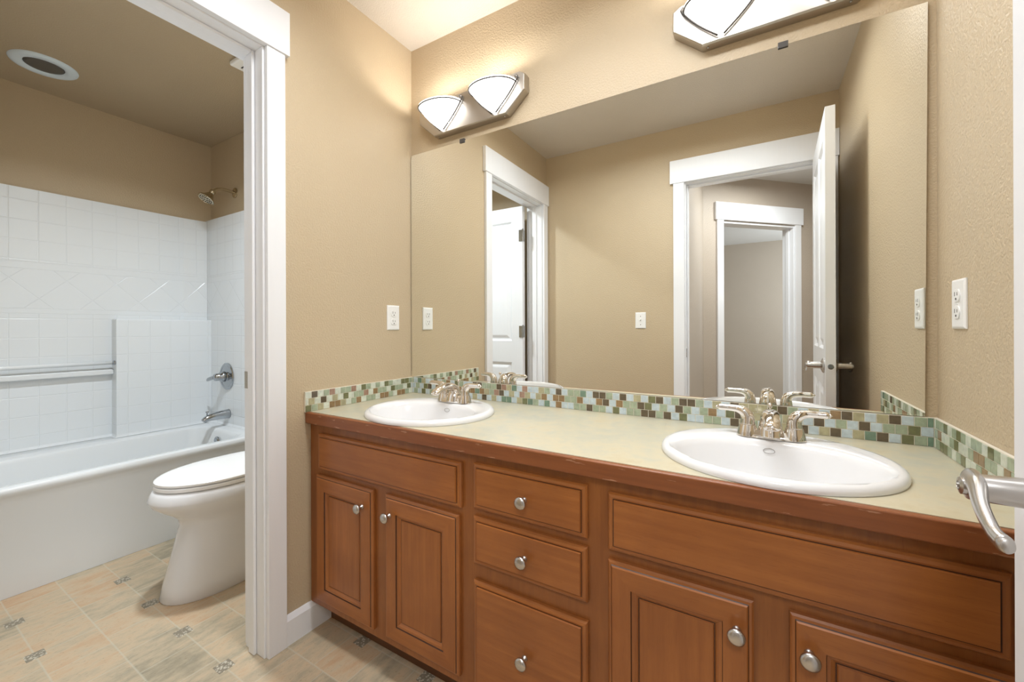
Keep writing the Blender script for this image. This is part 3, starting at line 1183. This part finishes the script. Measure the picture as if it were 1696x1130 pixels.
# ---- vanity lights ------------------------------------------------------------
def make_light():
    root = empty('vanity_light')
    # back plate, elongated with cut corners
    out = [(-0.285, 0.076), (-0.285, 0.14), (-0.262, 0.155), (0.262, 0.155), (0.285, 0.14), (0.285, 0.076), (0.197, 0.0), (-0.197, 0.0)]
    bm = bmesh.new()

    def ring(ins, y):
        k = 1 - ins / 0.285
        k2 = 1 - ins / 0.078
        return [(x * k, y, 0.078 + (z - 0.078) * k2) for x, z in out]
    loft(bm, [ring(0, -0.0006), ring(0, -0.034), ring(0.003, -0.040)])
    mesh_obj('back_plate', bm, PLATEM, root, bevel=0.001)
    for sx_ in (-0.18, 0.18):
        bm = bmesh.new()
        lathe(bm, [(0.004, 0), (0.003, 0.002), (0.001, 0.003)], (sx_, -0.02, -0.0002), (0, 0, -1), 12)
        mesh_obj('screw', bm, STEEL, root, smooth=True)
    for cx in (-0.1415, 0.1415):
        sh = bmesh.new()
        n, m_ = 36, 12
        apex = Vector((cx, -0.044, 0.010))

        def top(t):
            # rim: half ellipse bulging from the plate
            a = PI * t
            return Vector((cx - 0.106 * math.cos(a), -0.043 - 0.098 * math.sin(a) ** 0.85, 0.122 - 0.012 * math.sin(a)))

        def surf(t, k):
            """k 0 at the apex, 1 at the rim, bulged outwards"""
            p = apex.lerp(top(t), k)
            bul = math.sin(PI * k) * 0.018
            d = Vector((-math.cos(PI * t) * 0.45, -math.sin(PI * t), -0.25 * math.sin(PI * t)))
            return p + d * bul
        rings = []
        for j in range(m_ + 1):
            k = max(0.02, (j / m_))
            rings.append([surf(i / n, k) for i in range(n + 1)])
        loft(sh, rings, False, False, closed=False)
        g = mesh_obj('glass_shade', sh, SHADE, root, smooth=True)
        sol = g.modifiers.new('thick', 'SOLIDIFY')
        sol.thickness = 0.003
        sol.offset = 0
        g['label'] = 'frosted scoop glass shade, lit'
        # rim wire: over the rim and down both side edges
        wr = bmesh.new()
        rim = [surf(i / n, 0.92) + Vector((-0.007 * math.cos(PI * i / n), -0.007 * math.sin(PI * i / n), 0)) for i in range(n + 1)]
        tube(wr, rim, 0.0028, 8)
        for t in (0.0, 1.0):
            edge = [surf(t, 0.02 + 0.98 * i / 12) + Vector(((-1 if t == 0 else 1) * 0.006, -0.003, 0)) for i in range(13)]
            s_ = -1 if t == 0 else 1
            tip = edge[-1]
            edge += [tip + Vector((s_ * 0.004, 0, 0.009)), tip + Vector((s_ * -0.002, 0, 0.016)), tip + Vector((s_ * -0.010, 0, 0.015)), tip + Vector((s_ * -0.012, 0, 0.006))]
            tube(wr, edge, 0.0030, 8)
        mesh_obj('wire_rim', wr, WIRE, g, smooth=True)
    return root


v1 = make_light()
v1.location = (0.3755, 0, 2.030)
tag(v1, 'two-shade wall light near the left corner above the mirror', 'wall light', 'vanity lights')
v2 = copy_tree(v1)
v2.location = (1.5085, 0, 2.045)
tag(v2, 'two-shade wall light above the right end of the mirror, cut by the photo edge', 'wall light', 'vanity lights')
for v in (v1, v2):
    for cx in (-0.1415, 0.1415):
        lamp('shade_bulb', 'POINT', (v.location.x + cx, -0.085, v.location.z + 0.085), SHADE_POWER, WARM, 0.018)


# ---- outlets and switch ---------------------------------------------------------
def plate_mesh(bm, wd=0.0735, h=0.1145, t=0.006):
    rings = []
    for ins, y in ((0, 0.0004), (0, 0.003), (0.003, t - 0.0008), (0.006, t)):
        rings.append([(-wd / 2 + ins, -y, -h / 2 + ins), (wd / 2 - ins, -y, -h / 2 + ins), (wd / 2 - ins, -y, h / 2 - ins), (-wd / 2 + ins, -y, h / 2 - ins)])
    loft(bm, rings)


def make_outlet():
    root = empty('outlet')
    bm = bmesh.new()
    plate_mesh(bm)
    mesh_obj('cover_plate', bm, PLAST, root)
    for cz in (-0.0195, 0.0195):
        bm = bmesh.new()
        pts = []
        n = 40
        for i in range(n):
            t = 2 * PI * i / n
            x, z = 0.0172 * math.cos(t), 0.0172 * math.sin(t)
            z = max(-0.0145, min(0.0145, z))
            pts.append((x, z))
        rings = [[(x, -0.0058, cz + z) for x, z in pts], [(x, -0.0078, cz + z) for x, z in pts], [(x * 0.95, -0.0084, cz + z * 0.95) for x, z in pts]]
        loft(bm, rings)
        r = mesh_obj('receptacle', bm, PLAST, root)
        bm = bmesh.new()
        bx(bm, -0.0075, -0.0058, -0.0089, -0.0084, cz - 0.001, cz + 0.0085)
        bx(bm, 0.0058, 0.0075, -0.0089, -0.0084, cz - 0.000, cz + 0.0075)
        lathe(bm, [(0.0027, 0), (0.0027, 0.0005)], (0, -0.0084, cz - 0.0075), (0, -1, 0), 12)
        mesh_obj('slots', bm, DARK, r)
    bm = bmesh.new()
    lathe(bm, [(0.0028, 0), (0.002, 0.0012)], (0, -0.006, 0), (0, -1, 0), 12)
    mesh_obj('screw', bm, PLAST, root)
    return root


o1 = make_outlet()
o1.location = (0.0, -0.125, 1.191)
o1.rotation_euler = (0, 0, PI / 2)
tag(o1, 'white duplex outlet on the left wall beside the mirror', 'outlet', 'duplex outlets')
o2 = copy_tree(o1)
o2.location = (W, -0.1443, 1.1917)
o2.rotation_euler = (0, 0, -PI / 2)
tag(o2, 'white duplex outlet on the right wall above the mosaic strip', 'outlet', 'duplex outlets')

sw = tag(empty('light_switch', (0.744, -B, 1.1935), PI), 'white toggle light switch on the rear wall, seen in the mirror', 'light switch')
bm = bmesh.new()
plate_mesh(bm)
mesh_obj('cover_plate', bm, PLAST, sw)
bm = bmesh.new()
bx(bm, -0.005, 0.005, -0.0075, -0.0058, -0.012, 0.012)
vs = bx(bm, -0.0035, 0.0035, -0.016, -0.0070, -0.002, 0.008)
for v in vs[:2]:
    v.co.z += 0.006
mesh_obj('toggle', bm, PLAST, sw, bevel=0.0006)
for dz in (-0.030, 0.030):
    bm = bmesh.new()
    lathe(bm, [(0.0028, 0), (0.002, 0.0012)], (0, -0.006, dz), (0, -1, 0), 12)
    mesh_obj('screw', bm, NICKEL, sw)

# ================================================================= TOILET ROOM
# ---- toilet ---------------------------------------------------------------------
TCX = -0.665
tl = tag(empty('toilet', (TCX, -0.4, 0)), 'white elongated toilet with closed lid beside the bathtub', 'toilet')


def egg(z, yf, yb, hw, n=48, split=0.42, p=2.0, pb=3.0):
    """egg outline in plan, front at yf (towards -y), back at yb; local coordinates"""
    L = yb - yf
    yc = yf + L * split
    out = []
    for i in range(n):
        t = 2 * PI * i / n
        c, s = math.cos(t), math.sin(t)
        if s < 0:
            x = hw * math.copysign(abs(c) ** (2 / p), c)
            y = yc - (yc - yf) * abs(s) ** (2 / p)
        else:
            x = hw * math.copysign(abs(c) ** (2 / pb), c)
            y = yc + (yb - yc) * abs(s) ** (2 / pb)
        out.append((x, y + 0.4, z))
    return out


bm = bmesh.new()
R = [egg(0.0, -0.772, -0.10, 0.128, split=0.30, p=2.1), egg(0.006, -0.776, -0.10, 0.131, split=0.30, p=2.1), egg(0.06, -0.764, -0.10, 0.130, split=0.3, p=2.1),
     egg(0.14, -0.744, -0.10, 0.127, split=0.3), egg(0.22, -0.724, -0.10, 0.126, split=0.3), egg(0.295, -0.706, -0.10, 0.130, split=0.32),
     egg(0.325, -0.712, -0.10, 0.140, split=0.36), egg(0.35, -0.738, -0.11, 0.158, split=0.38), egg(0.375, -0.772, -0.12, 0.176, split=0.4),
     egg(0.400, -0.800, -0.13, 0.190, split=0.42), egg(0.420, -0.812, -0.14, 0.197, split=0.42), egg(0.428, -0.813, -0.14, 0.1975, split=0.42), egg(0.45, -0.803, -0.15, 0.193, split=0.42),
     egg(0.462, -0.796, -0.15, 0.189, split=0.42), egg(0.4665, -0.788, -0.155, 0.184, split=0.42), egg(0.4675, -0.74, -0.17, 0.15, split=0.42)]
loft(bm, R)
mesh_obj('bowl', bm, PORC, tl, auto=50)
bm = bmesh.new()
loft(bm, [egg(0.4705, -0.790, -0.27, 0.184, split=0.5), egg(0.4725, -0.793, -0.268, 0.187, split=0.5), egg(0.4845, -0.793, -0.268, 0.187, split=0.5),
          egg(0.4865, -0.789, -0.27, 0.184, split=0.5)])
for a in (-0.12, 0.12):
    bx(bm, a - 0.01, a + 0.01, -0.22, -0.20, 0.4673, 0.471)
bx(bm, -0.012, 0.012, -0.376, -0.370, 0.4673, 0.471)
mesh_obj('seat', bm, SEATM, tl, auto=40)
bm = bmesh.new()
loft(bm, [egg(0.4905, -0.788, -0.262, 0.183, split=0.5), egg(0.4925, -0.792, -0.26, 0.187, split=0.5), egg(0.5005, -0.792, -0.26, 0.187, split=0.5),
          egg(0.5055, -0.785, -0.265, 0.181, split=0.5), egg(0.5085, -0.765, -0.28, 0.165, split=0.5), egg(0.5105, -0.70, -0.32, 0.11, split=0.5)])
for a in (-0.13, 0.13):
    bx(bm, a - 0.02, a + 0.02, -0.24, -0.22, 0.4863, 0.491)
    bx(bm, a * 1.36 - 0.012, a * 1.36 + 0.004, -0.02, 0.01, 0.4863, 0.491)
mesh_obj('lid', bm, SEATM, tl, auto=40)
bm = bmesh.new()
bx(bm, -0.095, 0.095, 0.14, 0.17, 0.468, 0.5)
mesh_obj('lid_hinge', bm, SEATM, tl, bevel=0.004)
bm = bmesh.new()
loft(bm, [[(x * 0.21, 0.195 + y * 0.085 + 0.01, 0.4685) for x, y in ((-1, -1), (1, -1), (1, 1), (-1, 1))],
          [(x * 0.235, 0.285 + y * 0.1, 0.80) for x, y in ((-1, -1), (1, -1), (1, 1), (-1, 1))]])
mesh_obj('tank', bm, PORC, tl, bevel=0.02, seg=4)
bm = bmesh.new()
bx(bm, -0.245, 0.245, 0.175, 0.392, 0.801, 0.838)
mesh_obj('tank_lid', bm, PORC, tl, bevel=0.012, seg=3)
bm = bmesh.new()
lathe(bm, [(0.012, 0), (0.012, 0.012), (0.006, 0.014)], (-0.17, 0.187, 0.745), (0, -1, 0), 16)
tube(bm, [(-0.17, 0.172, 0.745), (-0.13, 0.168, 0.742), (-0.09, 0.168, 0.738)], [0.006, 0.005, 0.007], 10)
mesh_obj('flush_lever', bm, CHROME, tl, smooth=True)

# ---- bathtub ---------------------------------------------------------------------
AX = -1.265
TZ = 0.465
tb = tag(empty('bathtub', (-1.65, -0.78, 0)), 'white alcove bathtub along the far wall', 'bathtub')
bm = bmesh.new()


def rr(x0, x1, y0, y1, r, z, n=8):
    """rounded rectangle in tub-local coordinates"""
    out = []
    for cx, cy, a0 in ((x1 - r, y0 + r, -PI / 2), (x1 - r, y1 - r, 0), (x0 + r, y1 - r, PI / 2), (x0 + r, y0 + r, PI)):
        for i in range(n + 1):
            a = a0 + PI / 2 * i / n
            out.append((cx + r * math.cos(a) + 1.65, cy + r * math.sin(a) + 0.78, z))
    return out


X0, X1, Y0, Y1 = -2.026, AX, -1.515, -0.0485
R = [rr(X0, X1 - 0.006, Y0, Y1, 0.006, 0.001), rr(X0, X1 - 0.002, Y0, Y1, 0.006, 0.10), rr(X0, X1 - 0.002, Y0, Y1, 0.006, 0.415),
     rr(X0, X1 + 0.004, Y0, Y1, 0.006, 0.43), rr(X0, X1 + 0.010, Y0, Y1, 0.006, 0.445), rr(X0, X1 + 0.010, Y0, Y1, 0.008, 0.458),
     rr(X0, X1 + 0.004, Y0, Y1, 0.010, 0.467), rr(X0 + 0.004, X1 - 0.008, Y0 + 0.002, Y1 - 0.002, 0.014, 0.470),
     rr(X0 + 0.15, X1 - 0.055, Y0 + 0.07, Y1 - 0.06, 0.10, 0.468), rr(X0 + 0.165, X1 - 0.068, Y0 + 0.082, Y1 - 0.073, 0.11, 0.462),
     rr(X0 + 0.172, X1 - 0.078, Y0 + 0.09, Y1 - 0.082, 0.11, 0.445), rr(X0 + 0.19, X1 - 0.10, Y0 + 0.13, Y1 - 0.10, 0.12, 0.25),
     rr(X0 + 0.22, X1 - 0.13, Y0 + 0.24, Y1 - 0.13, 0.12, 0.13), rr(X0 + 0.27, X1 - 0.18, Y0 + 0.32, Y1 - 0.19, 0.10, 0.10)]
loft(bm, R, True, True)
mesh_obj('tub_shell', bm, TUBM, tb, auto=38)
bm = bmesh.new()
lathe(bm, [(0.037, 0.0), (0.037, 0.006), (0.030, 0.012), (0.026, 0.008), (0.010, 0.006)], (-1.645 + 1.65, -0.1378 + 0.78, 0.386), (0, -1, -0.09), 30)
o = mesh_obj('overflow_plate', bm, STEEL, tb, auto=40)
o['label'] = 'round chrome overflow plate'

# ---- shower surround -------------------------------------------------------------
sr = tag(empty('shower_surround', (0, 0, 0)), 'white moulded shower surround with embossed tile pattern above the tub', 'shower surround')
SXB = -2.03
ZS = 1.93
YE = -0.045


def panel_from_outline(name, pts, z0, z1, parent, mat):
    bm = bmesh.new()
    cove = [(x + (0.012 if x > TX + 0.01 and y < YE + 0.001 and x < -1.3 else 0), y - (0.012 if YE - 0.0005 < y < YE + 0.0005 else 0)) for x, y in pts]
    loft(bm, [[(x, y, z0) for x, y in cove], [(x, y, z0 + 0.014) for x, y in pts], [(x, y, z1) for x, y in pts]])
    return mesh_obj(name, bm, mat, parent)


zb = 0.4705
# upper band of the back wall with chamfered corner
panel_from_outline('back_panel', [(TX + 0.001, -B + 0.001), (SXB, -B + 0.001), (SXB, -0.183), (-2.012, YE - 0.001), (TX + 0.001, YE - 0.001)], zb, ZS, sr, SURR)
panel_from_outline('end_panel', [(TX + 0.001, YE), (-1.262, YE), (-1.262, -0.001), (TX + 0.001, -0.001)], zb, ZS + 0.008, sr, SURR)
# projecting lower block with a shelf top
bm = bmesh.new()
yq = YE - 0.0005
loft(bm, [[(SXB + 0.0005, a, z), (b, a, z), (b, yq, z), (SXB + 0.0005, yq, z)] for a, b, z in
          ((-0.574, -1.940, zb), (-0.565, -1.949, zb + 0.006), (-0.562, -1.952, zb + 0.016), (-0.562, -1.952, 1.199), (-0.5605, -1.9535, 1.2045), (-0.556, -1.958, 1.207))])
o = mesh_obj('shelf_block', bm, SURR, sr)
# grab ledge bar in the recess
bm = bmesh.new()
tube(bm, [(-1.985, -1.50, 0.935), (-1.985, -0.563, 0.935)], 0.011, 16)
mesh_obj('towel_bar', bm, TUBM, sr, smooth=True)
bm = bmesh.new()
bx(bm, SXB + 0.0005, -1.992, -1.5, -0.5625, 0.862, 0.893)
mesh_obj('bar_ledge', bm, TUBM, sr, bevel=0.006, seg=3)
bm = bmesh.new()
lathe(bm, [(0.014, 0), (0.014, 0.006), (0.008, 0.008)], (-1.968, -0.5655, 0.935), (0.25, -1, 0), 16)
mesh_obj('bar_end_cap', bm, STEEL, sr, smooth=True)


# ---- tub fittings ----------------------------------------------------------------
sp = tag(empty('tub_spout', (-1.70, YE, 0.553)), 'chrome tub spout low on the shower end wall', 'tub spout')
bm = bmesh.new()
pts = [(0, -0.0005, 0), (0, -0.05, 0.0), (0, -0.10, -0.004), (0, -0.135, -0.012), (0, -0.155, -0.026)]
tube(bm, smooth_path(pts, 5), lerp_list([0.031, 0.029, 0.026, 0.023, 0.018], 5), 24, flat=lerp_list([(0.9, 1.05), (0.9, 1), (0.9, 0.95), (0.9, 0.9), (0.9, 0.9)], 5))
mesh_obj('spout_body', bm, STEEL, sp, smooth=True)
bm = bmesh.new()
lathe(bm, [(0.004, 0), (0.004, 0.02), (0.009, 0.022), (0.010, 0.028), (0.005, 0.031)], (0, -0.132, 0.008), (0, 0, 1), 14)
mesh_obj('diverter_knob', bm, STEEL, sp, smooth=True)

vv = tag(empty('shower_valve', (-1.722, YE, 0.812)), 'round chrome shower valve with lever handle above the tub spout', 'shower valve')
bm = bmesh.new()
lathe(bm, [(0.094, 0.0005), (0.094, 0.005), (0.088, 0.010), (0.080, 0.011), (0.074, 0.008), (0.040, 0.014), (0.036, 0.018)], (0, 0, 0), (0, -1, 0), 48)
mesh_obj('escutcheon', bm, STEEL, vv, auto=30)
bm = bmesh.new()
lathe(bm, [(0.036, 0.017), (0.034, 0.042), (0.026, 0.046), (0.026, 0.072), (0.022, 0.080), (0.010, 0.086)], (0, 0, 0), (0, -1, 0), 30)
tube(bm, smooth_path([(0, -0.066, 0), (-0.03, -0.080, -0.006), (-0.062, -0.088, -0.016), (-0.085, -0.086, -0.026)], 5), lerp_list([0.016, 0.013, 0.012, 0.007], 5), 16)
mesh_obj('handle', bm, STEEL, vv, smooth=True)

sh = tag(empty('overhead_shower', (-1.70, -0.0005, 2.103)), 'nickel bell shower head on a bent arm high on the end wall', 'shower head')
bm = bmesh.new()
lathe(bm, [(0.036, 0.0), (0.035, 0.005), (0.026, 0.010), (0.013, 0.013)], (0, 0, 0), (0, -1, 0), 30)
mesh_obj('flange', bm, BRONZE, sh, auto=40)
bm = bmesh.new()
tube(bm, smooth_path([(0, -0.008, 0), (0, -0.07, 0.004), (0, -0.115, -0.008), (0, -0.142, -0.034)], 6), 0.0105, 16)
mesh_obj('shower_arm', bm, BRONZE, sh, smooth=True)
bm = bmesh.new()
lathe(bm, [(0.010, -0.012), (0.017, -0.010), (0.019, 0.0), (0.017, 0.010), (0.014, 0.014), (0.020, 0.022), (0.032, 0.044), (0.046, 0.058), (0.051, 0.064), (0.051, 0.070), (0.046, 0.073), (0.044, 0.070), (0.006, 0.070)],
      (0, -0.142, -0.034), (0, -0.55, -0.83), 36)
mesh_obj('spray_head', bm, BRONZE, sh, auto=45)
bm = bmesh.new()
ax = Vector((0, -0.55, -0.83)).normalized()
uu = Vector((1, 0, 0)); vvv = ax.cross(uu)
c0 = Vector((0, -0.142, -0.034)) + ax * 0.0702
for rr_, cnt in ((0.012, 6), (0.024, 12), (0.036, 18)):
    for i in range(cnt):
        a = 2 * PI * i / cnt
        lathe(bm, [(0.0026, 0), (0.002, 0.003)], c0 + uu * rr_ * math.cos(a) + vvv * rr_ * math.sin(a), ax, 6)
mesh_obj('spray_nozzles', bm, DARK, sh)

# ---- ceiling fittings of the toilet room ------------------------------------------
rl = tag(empty('recessed_light', (-1.693, -0.906, ZC)), 'round white-rimmed ceiling light over the tub, switched off', 'ceiling light')
bm = bmesh.new()
lathe(bm, [(0.074, -0.004), (0.080, -0.010), (0.108, -0.010), (0.122, -0.005), (0.124, -0.0005)], (0, 0, 0), (0, 0, 1), 48, cap0=False, cap1=False)
lathe(bm, [(0.074, -0.004), (0.072, -0.0003)], (0, 0, 0), (0, 0, 1), 48, cap0=False, cap1=False)
mesh_obj('trim_ring', bm, RINGW, rl, auto=50)
bm = bmesh.new()
lathe(bm, [(0.0735, -0.0035), (0.060, -0.006), (0.03, -0.0078), (0.004, -0.008)], (0, 0, 0), (0, 0, 1), 40)
o = mesh_obj('lens', bm, GREYLENS, rl, smooth=True)
o['label'] = 'dark grey ribbed lens'

ef = tag(empty('exhaust_fan', (-0.70, -0.29, ZC)), 'white exhaust fan cover on the toilet room ceiling, mostly behind the door jamb', 'exhaust fan')
bm = bmesh.new()
bx(bm, -0.14, 0.14, -0.14, 0.14, -0.024, -0.0005)
mesh_obj('cover', bm, PLAST, ef, bevel=0.008, seg=3)
bm = bmesh.new()
for i in range(9):
    bx(bm, -0.11, 0.11, -0.10 + i * 0.025, -0.094 + i * 0.025, -0.0256, -0.0243)
mesh_obj('grille_slots', bm, DARK, ef)

# ---- hall: small wall plate seen in the doorway ------------------------------------
